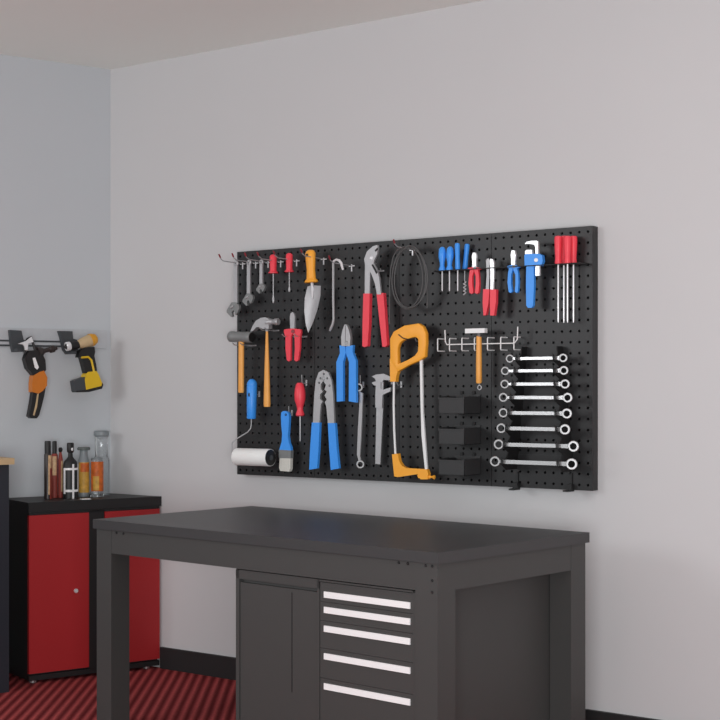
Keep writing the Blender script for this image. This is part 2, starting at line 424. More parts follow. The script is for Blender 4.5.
# ------------------------------------------------------------------ club hammer
w = WB+.07
t = tool('club_hammer', 'heavy club hammer with thick cylindrical iron head and orange handle', 'hammer', 'B', 120, 290, w)
p0, p1 = P3('B', 38, 240, w), P3('B', 203, 245, w); r = S('B', 42, 120, w)
hm = part(t, 'head', MB().lathe(p0, p1, [(0,r*.86),(.04,r),(.2,r),(.22,r*.97),(.76,r*.97),(.78,r),(.95,r),(1,r*.9)], 28), M['iron'])
part(t, 'striking_face', MB().cyl(p1-V((.001,0,0)), p1+V((.0025,0,0)), r*.86, 28), M['blackm'], hm, 'dark striking face')
hh = S('B', 24, 120, w)
part(t, 'handle', MB().lathe(P3('B', 124, 275, w), P3('B', 122, 665, w), [(0,hh),(.1,hh),(.6,hh*1.0),(.97,hh*1.06),(1,hh*.9)], 16, .8), M['wood'])
fork_hook(*px('B', 122, 304), S('B', 38, 120, w), w, 'forked hook under the thick head of the club hammer')

# ------------------------------------------------------------------ claw hammer
w = WB+.06
t = tool('claw_hammer', 'claw hammer with polished steel head and long orange wooden handle', 'hammer', 'B', 318, 190, w)
r = S('B', 26, 400, w)
mb = MB().lathe(P3('B', 322, 130, w), P3('B', 405, 126, w), [(0,r*1.1),(.25,r*1.1),(.45,r*.8),(.6,r*.75),(.72,r),(.96,r*1.02),(1,r*.9)], 20)
part(t, 'head', mb, M['steel'])
part(t, 'claw', MB().prism(P2('B', [(345,180),(300,182),(270,168),(250,170),(225,198),(206,202),(222,160),(248,120),(285,98),(318,94),(345,105)], w), -w-.012, -w+.012, .004), M['steel'])
part(t, 'neck', MB().lathe(P3('B', 318, 150, w), P3('B', 318, 200, w), [(0,S('B',22,318,w)),(1,S('B',13,318,w))], 14), M['steel'])
a, b = P3('B', 318, 195, w), P3('C', 242, 183, w); hh = S('B', 10, 318, w)
part(t, 'handle', MB().lathe(a, b, [(0,hh),(.15,hh*1.3),(.4,hh*1.9),(.7,hh*2.5),(.96,hh*2.9),(1,hh*2.6)], 16, .8), M['wood'])
fork_hook(*px('B', 318, 190), S('B', 24, 318, w), w, 'forked hook under the polished head of the claw hammer')

# ------------------------------------------------------------------ pliers
def handle_pair(t, c, polys, w, m, th=.014, bev=.005):
    for pl in polys: part(t, 'handle', MB().prism(P2(c, pl, w), -w-th/2, -w+th/2, bev, 3), m)
def circ(cx_, cy_, rx, ry, n=12, a0=0, a1=360):
    return [(cx_+rx*math.cos(math.radians(a0+(a1-a0)*k/n)), cy_-ry*math.sin(math.radians(a0+(a1-a0)*k/n))) for k in range(n if a1-a0 == 360 else n+1)]
# red long-nose pliers on panel 1
w = WB+.05
t = tool('pliers', 'small all-red pliers with short grey nose hanging right of the claw hammer', 'pliers', 'B', 515, 60, w)
part(t, 'jaw', MB().prism(P2('B', [(500,178),(497,90),(503,62),(515,54),(527,62),(534,90),(531,178)], w), -w-.005, -w+.005, .002), M['steel'])
part(t, 'pivot', MB().cyl(P3('B', 515, 200, w+.006), P3('B', 515, 200, w+.011), S('B', 14, 515, w)), M['dred'])
handle_pair(t, 'B', [[(454,185),(515,178),(518,212),(505,240),(503,330),(502,418),(488,428),(474,418),(464,330),(464,245),(452,205)],
                     [(577,185),(516,178),(514,212),(533,240),(535,330),(530,418),(545,428),(560,418),(572,330),(574,245),(582,205)]], w, M['red'], .010, .0035)
fork_hook(*px('B', 515, 238), S('B', 58, 515, w), w, 'forked hook carrying the small all-red pliers')

# slip-joint pliers
w = WB+.06
t = tool('water_pump_pliers', 'large slip-joint water pump pliers with long straight red handles', 'pliers', 'E', 150, 150, w)
part(t, 'jaw', MB().prism(P2('E', [(104,160),(122,110),(160,76),(188,67),(194,88),(188,130),(170,165),(165,185),(190,235),(203,280),(214,390),(188,390),(175,320),(155,265),(128,215),(112,205)], w), -w-.012, -w-.002, .002), M['steel'], label='grey curved upper jaw with slotted joint')
part(t, 'jaw', MB().prism(P2('E', [(104,160),(140,165),(170,185),(150,215),(136,245),(132,390),(101,390),(102,250)], w-.005), -w+.0, -w+.009, .002), M['steel'])
part(t, 'slot', MB().prism(P2('E', [(140,195),(152,192),(180,245),(172,255)], w+.013), -w-.0135, -w-.011, .0005), M['blackm'], label='dark adjustment slot')
part(t, 'mouth', MB().prism(P2('E', [(162,100),(180,82),(182,95),(168,110)], w+.013), -w-.0135, -w-.011, .0005), M['blackm'], label='dark opening between the jaws')
part(t, 'pivot', MB().cyl(P3('E', 140, 150, w+.012), P3('E', 140, 150, w+.015), S('E', 12, 140, w)), M['steel'])
handle_pair(t, 'F', [[(268,382),(306,382),(302,560),(293,697),(276,703),(262,698),(263,560)], [(347,382),(388,378),(400,540),(410,690),(398,702),(382,700),(364,540)]], w, M['red'], .018, .0085)
fork_hook(*px('E', 155, 230), .012, w-.01, 'forked hook behind the head of the large slip-joint pliers', .022)

# wire strippers
w = WB+.045
t = tool('crimping_pliers', 'wide flat crimping pliers with notched grey jaws and two straight blue handles', 'pliers', 'G', 105, 290, w)
part(t, 'jaw', MB().prism(P2('G', [(62,486),(68,360),(75,295),(88,258),(108,247),(108,296),(103,305),(97,312),(97,333),(107,345),(94,358),(94,378),(106,388),(98,402),(94,440),(91,486)], w), -w-.006, -w+.004, .0015), M['steel'])
part(t, 'jaw', MB().prism(P2('G', [(158,486),(153,360),(146,295),(131,258),(109,247),(109,296),(114,305),(121,314),(114,335),(124,345),(114,362),(124,380),(116,392),(122,410),(125,440),(128,470),(129,486)], w), -w-.006, -w+.004, .0015), M['steel'])
part(t, 'pivot', MB().cyl(P3('G', 107, 285, w+.005), P3('G', 107, 285, w+.009), S('G', 9, 107, w)), M['dsteel'])
for q_, (x, y) in enumerate(((92,285),(122,285),(107,266),(86,305),(133,318))): part(t, 'rivet', MB().ring(P3('G', x, y, w+.0065), (0,1,0), S('G', 5, x, w), S('G', 2.5, x, w), .002), M['graph'])
handle_pair(t, 'G', [[(58,484),(93,484),(88,600),(81,690),(46,696),(50,600)], [(130,486),(162,486),(170,600),(179,690),(143,697),(136,600)]], w, M['blue'], .014, .004)
peg(*px('G', 108, 300), w, 'short peg holding the notched crimping pliers', .03, .01)

# linesman pliers
w = WB+.045
t = tool('pliers', 'blue-handled combination pliers with pointed grey jaws above the thin ring spanner', 'pliers', 'G', 208, 60, w)
part(t, 'jaw', MB().prism(P2('G', [(192,140),(190,100),(196,70),(205,44),(209,42),(208,95),(210,140)], w), -w-.008, -w+.006, .002), M['steel'])
part(t, 'jaw', MB().prism(P2('G', [(230,140),(232,100),(226,70),(215,44),(211,42),(211,95),(211,140)], w), -w-.008, -w+.006, .002), M['steel'])
handle_pair(t, 'G', [[(182,136),(208,142),(210,170),(198,212),(198,388),(170,390),(168,212),(184,172)], [(243,136),(212,142),(211,170),(225,212),(224,388),(257,394),(256,205),(241,168)]], w, M['blue'], .014, .005)
part(t, 'pivot', MB().cyl(P3('G', 210, 125, w+.008), P3('G', 210, 125, w+.011), S('G', 9, 210, w)), M['dsteel'])
fork_hook(*px('G', 210, 175), .011, w, 'forked hook under the collar of the blue combination pliers', .025)

# ------------------------------------------------------------------ paint roller
w = WB+.055
t = tool('paint_roller', 'paint roller with blue handle, bent wire and fluffy white sleeve', 'paint roller', 'C', 155, 30, w)
r = S('C', 30, 155, w)
hd = part(t, 'handle', MB().lathe(P3('C', 156, 23, w), P3('C', 152, 252, w), [(0,r*.3),(.03,r*.65),(.08,r*.9),(.14,r*1.02),(.17,r*.98),(.18,r*1.02),(.6,r*.95),(.98,r*.9),(1,r*.8)], 20), M['blue'])
part(t, 'hanging_hole', MB().ball(P3('C', 154.4, 113, w)+V((r*.115, -r*.93, 0)), r*.27, 10, (.8, .5, 1.6)), M['black'], hd)
wr = w+.03; rr = S('C', 50, 150, wr)
q0, q1 = P3('C', 62, 470, wr), P3('C', 262, 476, wr)
part(t, 'roller_frame', MB().tube([P3('C', 152, 250, w), P3('C', 152, 285, w), P3('C', 148, 307, w+.004), P3('C', 132, 328, w+.008), P3('C', 66, 368, w+.02), P3('C', 40, 390, wr), q0+V((-.022, 0, .02)), q0+V((-.022, 0, .004)), q0+V((-.012, 0, 0)), q0+V((.01, 0, 0))], .0026), M['steel'])
sl = part(t, 'sleeve', MB().lathe(q0, q1, [(0,rr*.8),(.03,rr*.97),(.06,rr),(.95,rr),(1,rr*.97)], 32), M['white'])
part(t, 'end_cap', MB().lathe(q1-V((.001,0,0)), q1+V((.003,0,0)), [(0,rr*.93),(.5,rr*.93),(1,rr*.8)], 28), M['black'], sl)
part(t, 'hub', MB().cyl(q1, q1+V((.006,0,0)), rr*.3), M['graph'], sl)
peg(*px('C', 150, 113), w, 'short peg inside the grip of the blue paint roller', .03, .008)

# ------------------------------------------------------------------ paint brush
w = WB+.04
t = tool('paint_brush', 'flat paint brush with blue handle, grey ferrule and pale bristles', 'paint brush', 'C', 350, 212, w)
hd = part(t, 'handle', MB().prism(P2('C', [(340,208),(355,207),(370,216),(375,240),(372,300),(368,350),(374,390),(384,415),(386,434),(318,432),(324,410),(332,385),(335,340),(330,290),(328,240),(330,216)], w), -w-.007, -w+.007, .004, 3), M['blue'])
part(t, 'hanging_hole', MB().ring(P3('C', 350, 229, w+.0075), (0,1,0), .005, .0025, .002), M['navy'], hd)
part(t, 'ferrule', MB().prism(P2('C', [(317,430),(387,434),(386,480),(318,478)], w), -w-.009, -w+.009, .003), M['iron'])
part(t, 'bristles', MB().prism(P2('C', [(322,478),(384,480),(383,540),(376,556),(325,552),(318,535)], w), -w-.008, -w+.008, .004), M['bristle'])
peg(*px('C', 352, 222), w, 'short peg through the hole of the blue paint brush', .02, .03)

# ------------------------------------------------------------------ red awl
w = WB+.045
t = tool('screwdriver', 'red spindle-handled screwdriver hung blade down above the blue paint brush', 'screwdriver', 'C', 432, 45, w)
a, b, e = P3('C', 431, 45, w), P3('C', 433, 237, w), P3('C', 433, 383, w); r = S('C', 33, 432, w)
part(t, 'handle', MB().lathe(a, b, [(0,r*.45),(.05,r*.68),(.2,r*.9),(.36,r),(.52,r*.95),(.7,r*.62),(.8,r*.5),(.92,r*.75),(.97,r*.78),(1,r*.6)], 18), M['red'])
part(t, 'shaft', MB().lathe(b, e, [(0,.0028),(.95,.0028),(1,.0015)], 10), M['steel'])
peg(*px('C', 442, 48), w-.012, 'short peg behind the red spindle-handled screwdriver', .03, .035)

# ------------------------------------------------------------------ thin ring spanner
w = WB+.03
t = tool('ring_spanner', 'thin grey double ring spanner hanging upright beside the caliper', 'wrench', 'G', 265, 325, w)
a, b = P3('G', 265, 326, w), P3('G', 272, 672, w); ro = S('G', 19, 265, w)
part(t, 'ring', MB().ring(a, (-.45, 1, 0), ro, ro*.62, .007), M['chrome']); part(t, 'ring', MB().ring(b, (-.45, 1, 0), ro, ro*.62, .007), M['chrome'])
part(t, 'shaft', MB().prism(P2('G', [(268,343),(284,352),(281,450),(276,560),(271,635),(276,658),(266,657),(258,628),(262,520),(268,420),(270,365)], w), -w-.003, -w+.003, .0012), M['steel'])
peg(*px('G', 267, 316), w-.002, 'short peg carrying the thin grey ring spanner', .02, .04)

# ------------------------------------------------------------------ caliper
w = WB+.03
t = tool('vernier_caliper', 'grey vernier caliper hanging left of the hacksaw', 'caliper', 'G', 355, 280, w)
part(t, 'beam', MB().prism(P2('G', [(346,300),(376,300),(374,420),(362,672),(340,670),(345,420)], w), -w-.002, -w+.002, .0006), M['steel'])
part(t, 'fixed_jaw', MB().prism(P2('G', [(325,276),(345,268),(378,264),(410,278),(414,295),(378,292),(372,302),(346,302),(340,286)], w+.002), -w-.006, -w, .0015), M['steel'])
part(t, 'sliding_jaw', MB().prism(P2('G', [(326,304),(345,298),(366,302),(366,330),(378,336),(412,326),(410,344),(382,356),(375,360),(372,418),(343,416),(343,356),(345,318),(336,316)], w+.003), -w-.009, -w-.001, .0015), M['steel'])
peg(*px('G', 392, 300), w+.004, 'short peg under the jaw of the vernier caliper', .022, .012)

# ------------------------------------------------------------------ hacksaw
w = WB+.06
t = tool('hacksaw', 'hacksaw with large orange loop handle, white frame rods and orange end bracket', 'saw', 'H', 135, 110, w)
outer = [(66,200),(65,115),(80,86),(122,62),(180,53),(198,66),(209,92),(210,132),(206,188),(186,202),(140,222),(96,248)]
inner = [(97,215),(97,152),(103,135),(118,122),(152,112),(166,108),(177,116),(178,140),(176,166),(164,182),(140,197),(112,210)]
th = .022
hd = part(t, 'handle', MB().band(P2('H', outer, w), P2('H', inner, w), -w-th/2, -w+th/2, .006), M['orange'])
part(t, 'handle_socket', MB().prism(P2('H', [(65,195),(97,205),(96,248),(91,262),(88,287),(66,287)], w), -w-th*.45, -w+th*.45, .005), M['orange'], hd)
part(t, 'trigger_slot', MB().tube([P3('H', x, y, w+th/2-.0008) for x, y in [(94,98),(112,112),(132,118),(158,113)]], .0026, 6), M['brown'], hd, 'dark curved slot in the grip')
part(t, 'frame_rod', MB().tube([P3('H', x, y, w) for x, y in [(76,280),(75,380),(77,480),(82,580)]], S('H', 4.6, 76, w)), M['wpaint'])
part(t, 'blade', MB().prism(P2('H', [(181,196),(190,196),(194,400),(211,636),(202,638),(188,500),(184,360)], w), -w-.004, -w+.004, .001), M['wpaint'])
part(t, 'end_bracket', MB().prism(P2('H', [(73,577),(96,574),(102,605),(114,624),(132,632),(212,637),(218,655),(215,677),(187,677),(175,656),(96,668),(82,665)], w), -w-.009, -w+.009, .003), M['orange'])
part(t, 'wing_nut', MB().lathe(P3('H', 212, 667, w), P3('H', 240, 669, w), [(0,.004),(.3,.007),(.5,.004),(.75,.006),(.9,.009),(1,.005)], 12).prism(P2('H', [(172,660),(186,655),(190,672),(176,672)], w), -w-.006, -w+.006, .002), M['orange'])
peg(*px('H', 150, 124), w-.008, 'peg inside the orange loop handle of the hacksaw', .03, .012)
peg(*px('H', 78, 300), w-.012, 'peg behind the orange socket of the hacksaw', .03, .012)

# ------------------------------------------------------------------ cable coil
w = WB+.075
mb = MB()
loops = [(532,285,98,190,0,.0),(540,283,92,186,.004,.3),(522,287,90,182,-.004,.6),(535,288,103,180,.008,.9)]
for cx_, cy_, rx, ry, dw, ph in loops:
    c0 = P3('F', cx_, cy_, w+dw); ax = S('F', rx, cx_, w)/.80; az = S('F', ry, cx_, w)
    mb.tube([(c0.x+ax*math.sin(2*math.pi*k/36), -w-dw-.004*math.sin(4*math.pi*k/36+ph), c0.z+az*math.cos(2*math.pi*k/36)) for k in range(36)], .0026, 8, True)
cable = tool('cable_coil', 'dark grey cable hung in an oval coil of several loops', 'cable', 'F', 530, 97, w)
part(cable, 'loops', mb, M['cable'])
part(cable, 'loose_end', MB().tube([P3('F', x, y, w) for x, y in [(505,100),(465,118),(440,160),(425,230),(418,330),(416,450),(417,565)]], .0026), M['cable'])
part(cable, 'loose_end', MB().tube([P3('F', x, y, w-.02) for x, y in [(540,100),(590,125),(622,190),(640,300),(645,400),(643,468)]], .0026), M['cable'])

# ------------------------------------------------------------------ tool strip shelf
zS = RW.at(540, 265.6, WB+.05).z
us0, us1 = RW.at(437, 268, WB+.05).x, RW.at(588, 264, WB).x
t = thing('tool_strip', 'thin black slotted strip across the upper right holding screwdrivers and pliers', 'tool rack', RW, (us0, -WB, zS))
for n_, (a, b) in (('wall_strip', (WB+.0005, WB+.014)), ('middle_strip', (WB+.030, WB+.050)), ('front_strip', (WB+.064, WB+.070))):
    part(t, n_, MB().box((us0, -a, zS-.0015), (us1, -b, zS+.0015), .0004), M['blackm'])
for u in (us0, us1): part(t, 'end_tie', MB().box((u-.003, -WB-.0005, zS-.003), (u+.003, -WB-.070, zS+.003), .0005), M['blackm'])
WA, WF = WB+.022, WB+.057           # the two slots
DG = 'blue screwdrivers in the tool strip'
def strip_driver(x, y0, xs, y2, prof, rmax, m, w, label, group, bit=False, c='I', sr=.0026):
    mid = P3(c, xs, 280, w); top = P3(c, x, y0, w); e = P3(c, xs, y2, w)
    b = V((mid.x, -w, zS+.0016)); top.x = b.x+(top.x-mid.x)
    t = thing('screwdriver', label, 'screwdriver', RW, b, group); r = S(c, rmax, x, w)
    part(t, 'handle', MB().lathe(b, top, [(q, r*k) for q, k in prof], 14), m)
    if bit:
        part(t, 'shaft', MB().lathe(b+V((0,0,.001)), V((b.x,-w,e.z+.05)), [(0,.0024),(1,.0024)], 8), M['steel'])
        z0, z1 = e.z+.05, e.z
        part(t, 'auger_bit', MB().tube([(b.x+.0045*math.cos(k*.9), -w+.0045*math.sin(k*.9), z0+(z1-z0)*k/26) for k in range(27)], .0022, 6), M['bright'])
    else:
        part(t, 'shaft', MB().lathe(b+V((0,0,.001)), V((b.x,-w,e.z)), [(0,sr),(.95,sr),(1,sr*.5)], 8), M['bright'])
BULB = [(0,.85),(.05,.92),(.2,.6),(.35,.68),(.55,.97),(.7,1),(.9,.85),(.97,.55),(1,.25)]
HEX = [(0,.8),(.05,1),(.5,.9),(.92,1),(.98,.85),(1,.5)]
strip_driver(138, 95, 138, 450, BULB, 31, M['blue'], WF, 'first blue screwdriver from the left in the strip, bulbous handle', DG)
strip_driver(202, 92, 196, 450, BULB, 31, M['blue'], WF, 'second blue screwdriver from the left in the strip, bulbous handle', DG)
strip_driver(258, 65, 262, 450, HEX, 21, M['blue'], WF, 'third blue screwdriver from the left in the strip, straight slim handle', DG)
strip_driver(338, 70, 318, 480, HEX, 21, M['blue'], WA, 'rightmost blue driver in the strip, with spiral auger bit', DG, True)

# small pliers in the strip
def strip_pliers(c, jx, jy0, jy1, m, handles, label, jw=18, mj=M['bright'], w=WF):
    t = tool('pliers', label, 'pliers', c, jx, jy0, w, 'pliers in the tool strip')
    part(t, 'jaw', MB().prism(P2(c, [(jx-jw*.75,jy1+20),(jx-jw*.8,jy0+60),(jx-jw,jy0+30),(jx-jw*.6,jy0),(jx+jw*.6,jy0),(jx+jw,jy0+30),(jx+jw*.8,jy0+60),(jx+jw*.75,jy1+20)], w), -w-.005, -w+.005, .002), mj)
    for h in handles: part(t, 'handle', MB().prism(P2(c, h, w), -w-.006, -w+.006, .004, 3), m)
    part(t, 'pivot', MB().cyl(P3(c, jx, jy1+18, w+.005), P3(c, jx, jy1+18, w+.009), S(c, 11, jx, w)), M['dsteel'])
    return t
strip_pliers('I', 398, 142, 245, M['red'], [
    [(350,264),(398,258),(396,290),(384,330),(384,400),(392,462),(376,472),(362,462),(354,390),(360,320),(366,282),(350,274)],
    [(446,264),(398,258),(400,290),(412,330),(412,400),(406,462),(420,472),(434,462),(440,390),(436,320),(430,282),(446,274)]],
    'small pliers with bowed red handles standing in the strip right of the blue drivers')
strip_pliers('J', 90, 200, 285, M['blue'], [
    [(52,303),(90,292),(88,325),(77,360),(77,420),(84,470),(72,478),(62,470),(54,410),(58,350),(64,318),(52,312)],
    [(128,303),(90,292),(92,325),(106,360),(106,420),(102,470),(114,478),(122,468),(126,410),(124,350),(116,318),(128,312)]],
    'small pliers with bowed blue handles standing in the strip', 16)
# big red end-cutting pliers
w = WF
t = tool('pliers', 'long-jawed pliers with two thick red grips hanging through the strip on the panel seam', 'pliers', 'I', 520, 190, w, 'pliers in the tool strip')
part(t, 'jaw', MB().prism(P2('I', [(492,205),(500,190),(514,188),(520,205),(518,300),(514,440),(490,440),(498,320)], w-.004), -w+.000, -w+.009, .002), M['steel'])
part(t, 'jaw', MB().prism(P2('I', [(524,205),(532,190),(548,196),(556,220),(558,300),(552,440),(530,440),(530,300)], w+.004), -w-.010, -w-.001, .002), M['bright'])
handle_pair(t, 'I', [[(474,434),(524,434),(516,540),(496,640),(476,645),(470,540)]], w-.006, M['red'], .016, .006)
handle_pair(t, 'I', [[(530,436),(578,436),(576,540),(560,645),(530,645),(528,540)]], w+.006, M['red'], .016, .006)

# pipe wrench
w = WF
t = tool('pipe_wrench', 'blue pipe wrench with white hook jaw standing in the strip', 'wrench', 'J', 215, 300, w)
part(t, 'hook_jaw', MB().prism(P2('J', [(166,158),(178,143),(215,136),(246,136),(252,146),(254,250),(262,300),(262,364),(236,366),(236,180),(228,162),(196,156)], w), -w-.005, -w+.005, .002), M['bright'])
part(t, 'heel_jaw', MB().prism(P2('J', [(170,228),(168,206),(178,196),(214,196),(216,228)], w), -w-.006, -w+.006, .002), M['bright'])
hd = part(t, 'housing', MB().prism(P2('J', [(170,300),(168,232),(176,224),(262,222),(284,232),(288,270),(278,300)], w+.002), -w-.012, -w+.006, .003), M['blue'])
part(t, 'adjusting_nut', MB().cyl(P3('J', 236, 262, w+.012), P3('J', 236, 262, w+.016), S('J', 13, 230, w)), M['wpaint'], hd)
part(t, 'handle', MB().prism(P2('J', [(178,298),(226,298),(228,430),(222,560),(212,575),(188,575),(178,560),(176,430)], w), -w-.007, -w+.007, .003), M['blue'])

# four long red drivers
RG = 'long red drivers at the right end of the strip'
for x, xs, w_, lb in ((381, 381, WF+.0, 'front left of four long red drivers at the right end of the strip'),
                   (418, 418, WA, 'back left of four long red drivers at the right end of the strip'),
                   (442, 442, WF, 'front right of four long red drivers at the right end of the strip'),
                   (481, 481, WA, 'back right of four long red drivers at the right end of the strip')):
    strip_driver(x, 104, xs, 672, [(0,.85),(.06,.95),(.2,.82),(.5,.95),(.85,1.05),(.97,.95),(1,.6)], 24.5, M['red'], w_, lb, RG, c='J', sr=.003)

# ------------------------------------------------------------------ wire rack with small hammer
wf = WB+.048
uA, uB = P3('K', 120, 182, wf).x, P3('K', 665, 182, wf).x
zm, zt_, zb_ = P3('K', 400, 181, wf).z, P3('K', 400, 134, wf).z, P3('K', 400, 229, wf).z
t = thing('wire_rack', 'white wire prong rack on the board holding the small orange-handled hammer', 'tool rack', RW, (uA, -WB, zm))
part(t, 'cross_bar', MB().tube([(uA-.002, -wf-.003, zm+.055), (uA, -wf-.003, zm+.012), (uA+.006, -wf-.003, zm), (uB-.012, -wf-.003, zm), (uB, -wf-.003, zm+.014), (uB+.002, -wf-.003, zm+.06)], .0023), M['wpaint'])
for x in (58, 148, 242, 337, 436, 536, 636):
    u = P3('K', x, 182, wf).x
    part(t, 'prong', MB().tube([(u, -WB-.001, zt_), (u, -wf+.002, zt_), (u, -wf, zt_-.003), (u, -wf, zb_+.003), (u, -wf+.002, zb_), (u, -WB-.001, zb_)], .0024), M['wpaint'])
w = wf+.017
t = tool('tack_hammer', 'small hammer with white block head and orange handle in the wire rack', 'hammer', 'K', 372, 130, w)
a, b = P3('K', 276, 84, w), P3('K', 424, 80, w)
part(t, 'head', MB().box((a.x, -w-.010, a.z-.0085), (b.x, -w+.010, a.z+.0085), .003), M['wpaint'])
part(t, 'neck', MB().lathe(P3('K', 372, 98, w), P3('K', 372, 128, w), [(0,.006),(1,.010)], 12), M['dsteel'])
hh = S('K', 23, 372, w)
part(t, 'handle', MB().lathe(P3('K', 371, 122, w), P3('K', 371, 480, w), [(0,hh*.85),(.1,hh*.9),(.6,hh),(.97,hh),(1,hh*.8)], 16), M['wood'])
part(t, 'hanging_loop', MB().ring(P3('K', 376, 512, w), (0, 1, 0), S('K', 20, 372, w), S('K', 13, 372, w), .003).tube([P3('K', 372, 478, w), P3('K', 374, 497, w)], .0015), M['steel'])

# ------------------------------------------------------------------ bins
BD = .115
for i, (yt, yb_, lb) in enumerate(((396.5, 414, 'topmost of three dark grey plastic bins stacked on the board'),
                                  (427.5, 445, 'middle of three dark grey plastic bins, between two others'),
                                  (458.5, 476, 'lowest of three dark grey plastic bins near the board bottom'))):
    w = WB+BD+.002
    a, b = RW.at(438.5, yt, w), RW.at(464.2, yb_, w)
    x0, x1, z0, z1 = a.x, b.x, b.z, a.z; yF, yB = -w, -WB-.002; q = .003
    t = thing('storage_bin', lb, 'bin', RW, ((x0+x1)/2, yB, z0), 'dark grey bins on the pegboard')
    part(t, 'tray', MB().box((x0,yF,z0),(x1,yB,z0+q)).box((x0,yF,z0),(x1,yF+q,z1-.006)).box((x0,yF,z0),(x0+q,yB,z1)).box((x1-q,yF,z0),(x1,yB,z1)).box((x0,yB-q,z0),(x1,yB,z1+.008)), M['bin'])
    part(t, 'rim', MB().box((x0-.001,yF-.002,z1-.010),(x1+.001,yF+q,z1-.004), .001), M['bin'])
    for u in (x0+.03, x1-.03): part(t, 'hanging_tab', MB().box((u-.006,yB-.004,z1+.006),(u+.006,yB+.001,z1+.02), .001), M['blackm'])

# ------------------------------------------------------------------ wrench rack and ring spanners
rows = [('M',175,130,540,121),('M',143,215,545,206),('M',140,306,553,298),('M',130,398,570,391),('M',130,503,565,500),('N',116,128,552,130),('N',98,240,610,244),('N',73,355,598,368)]
ws = [WB+.060+.006*i for i in range(8)]
zs = []
for (c, lx, ly, rx, ry), w in zip(rows, ws):
    zs.append((P3(c, lx, ly, w).z + P3(c, rx, ry, w).z)/2)
ztop, zbot = P3('M', 260, 48, WB+.02).z, P3('N', 160, 412, WB+.08).z
def fin(uT, uBm, th=.004):
    pts = [(WB+.001, ztop), (ws[0]-.016, ztop)]
    for w, z in zip(ws, zs):
        pts += [(w-.016, z+.012), (w-.0052, z+.006), (w-.0052, z-.0079), (w+.0055, z-.0079), (w+.0055, z+.004), (w+.019, z+.017), (w+.019, z-.008), (w-.022, z-.030)]
    pts += [(ws[-1]+.004, zbot), (WB+.001, zbot)]
    mb = MB(); bm = mb.bm
    def u(z): k = (ztop-z)/(ztop-zbot); return uT+(uBm-uT)*k
    A = [bm.verts.new((u(z)-th/2, -w, z)) for w, z in pts]; B = [bm.verts.new((u(z)+th/2, -w, z)) for w, z in pts]
    bm.faces.new(A); bm.faces.new(B[::-1]); n = len(pts)
    for i in range(n): bm.faces.new((A[i], A[(i+1)%n], B[(i+1)%n], B[i]))
    return mb
uLT, uLB = RW.at(527.5, 360, WB).x, RW.at(517, 465, WB).x
uRT, uRB = RW.at(562.5, 360, WB).x, RW.at(574, 465, WB).x
t = thing('spanner_rack', 'black ladder-shaped rack with two notched side fins for the ring spanners', 'tool rack', RW, ((uLB+uRB)/2, -WB, zbot))
part(t, 'side_fin', fin(uLT, uLB), M['blackm']); part(t, 'side_fin', fin(uRT, uRB), M['blackm'])
for zc, k in ((ztop-.028, .05), ((zs[4]+zs[5])/2, .6), (zbot+.03, .95)):
    a = uLT+(uLB-uLT)*k; b = uRT+(uRB-uRT)*k
    part(t, 'back_strap', MB().box((a, -WB-.001, zc-.025), (b, -WB-.004, zc+.025), .0006), M['board'])
ordn = ['topmost', 'second from the top', 'third from the top', 'fourth from the top', 'fourth from the bottom', 'third from the bottom', 'second from the bottom', 'lowest and longest']
for i, ((c, lx, ly, rx, ry), w) in enumerate(zip(rows, ws)):
    a, b = P3(c, lx, ly, w), P3(c, rx, ry, w); z = zs[i]; a.z = b.z = z
    t = thing('ring_spanner', 'chrome ring spanner lying in the rack, %s of eight' % ordn[i], 'wrench', RW, (a+b)/2, 'chrome ring spanners in the rack')
    k = .0050+.0003*i; rl = S(c, 29+1.0*i, lx, w); rr_ = S(c, 30+1.4*i, rx, w)
    part(t, 'ring', MB().ring(a+V((0,-.004,0)), (-.35, 1, 0), rl, rl*.66, .007), M['chrome'])
    part(t, 'ring', MB().ring(b+V((0,-.004,0)), (-.35, 1, 0), rr_, rr_*.62, .008), M['chrome'])
    x0, x1 = a.x+rl*.85, b.x-rr_*.85
    part(t, 'shank', MB().prism([(x0,z-.004),(x0+.02,z-k),(x1-.025,z-k),(x1,z-.008),(x1,z+.008),(x1-.025,z+k),(x0+.02,z+k),(x0,z+.004)], -w-.0035, -w+.0035, .0012), M['chrome'])
for x, y, lb in ((222, 430, 'black bracket hook under the left fin of the spanner rack'), (592, 440, 'black bracket hook under the right fin of the spanner rack')):
    p = P3('N', x, y, WB+.004); q = P3('N', x, y+75, WB+.004)
    t = thing('bracket_hook', lb, 'hook', RW, (p.x, -WB-.001, q.z), 'black bracket hooks at the board bottom')
    part(t, 'stem', MB().box((p.x-.003, -WB-.0005, q.z), (p.x+.003, -WB-.006, p.z+.004), .001), M['black'])
    part(t, 'foot', MB().box((p.x-.010, -WB-.0005, q.z-.022), (p.x+.010, -WB-.022, q.z+.004), .002).box((p.x-.010, -WB-.022, q.z-.022), (p.x+.010, -WB-.05, q.z-.016), .002), M['black'])

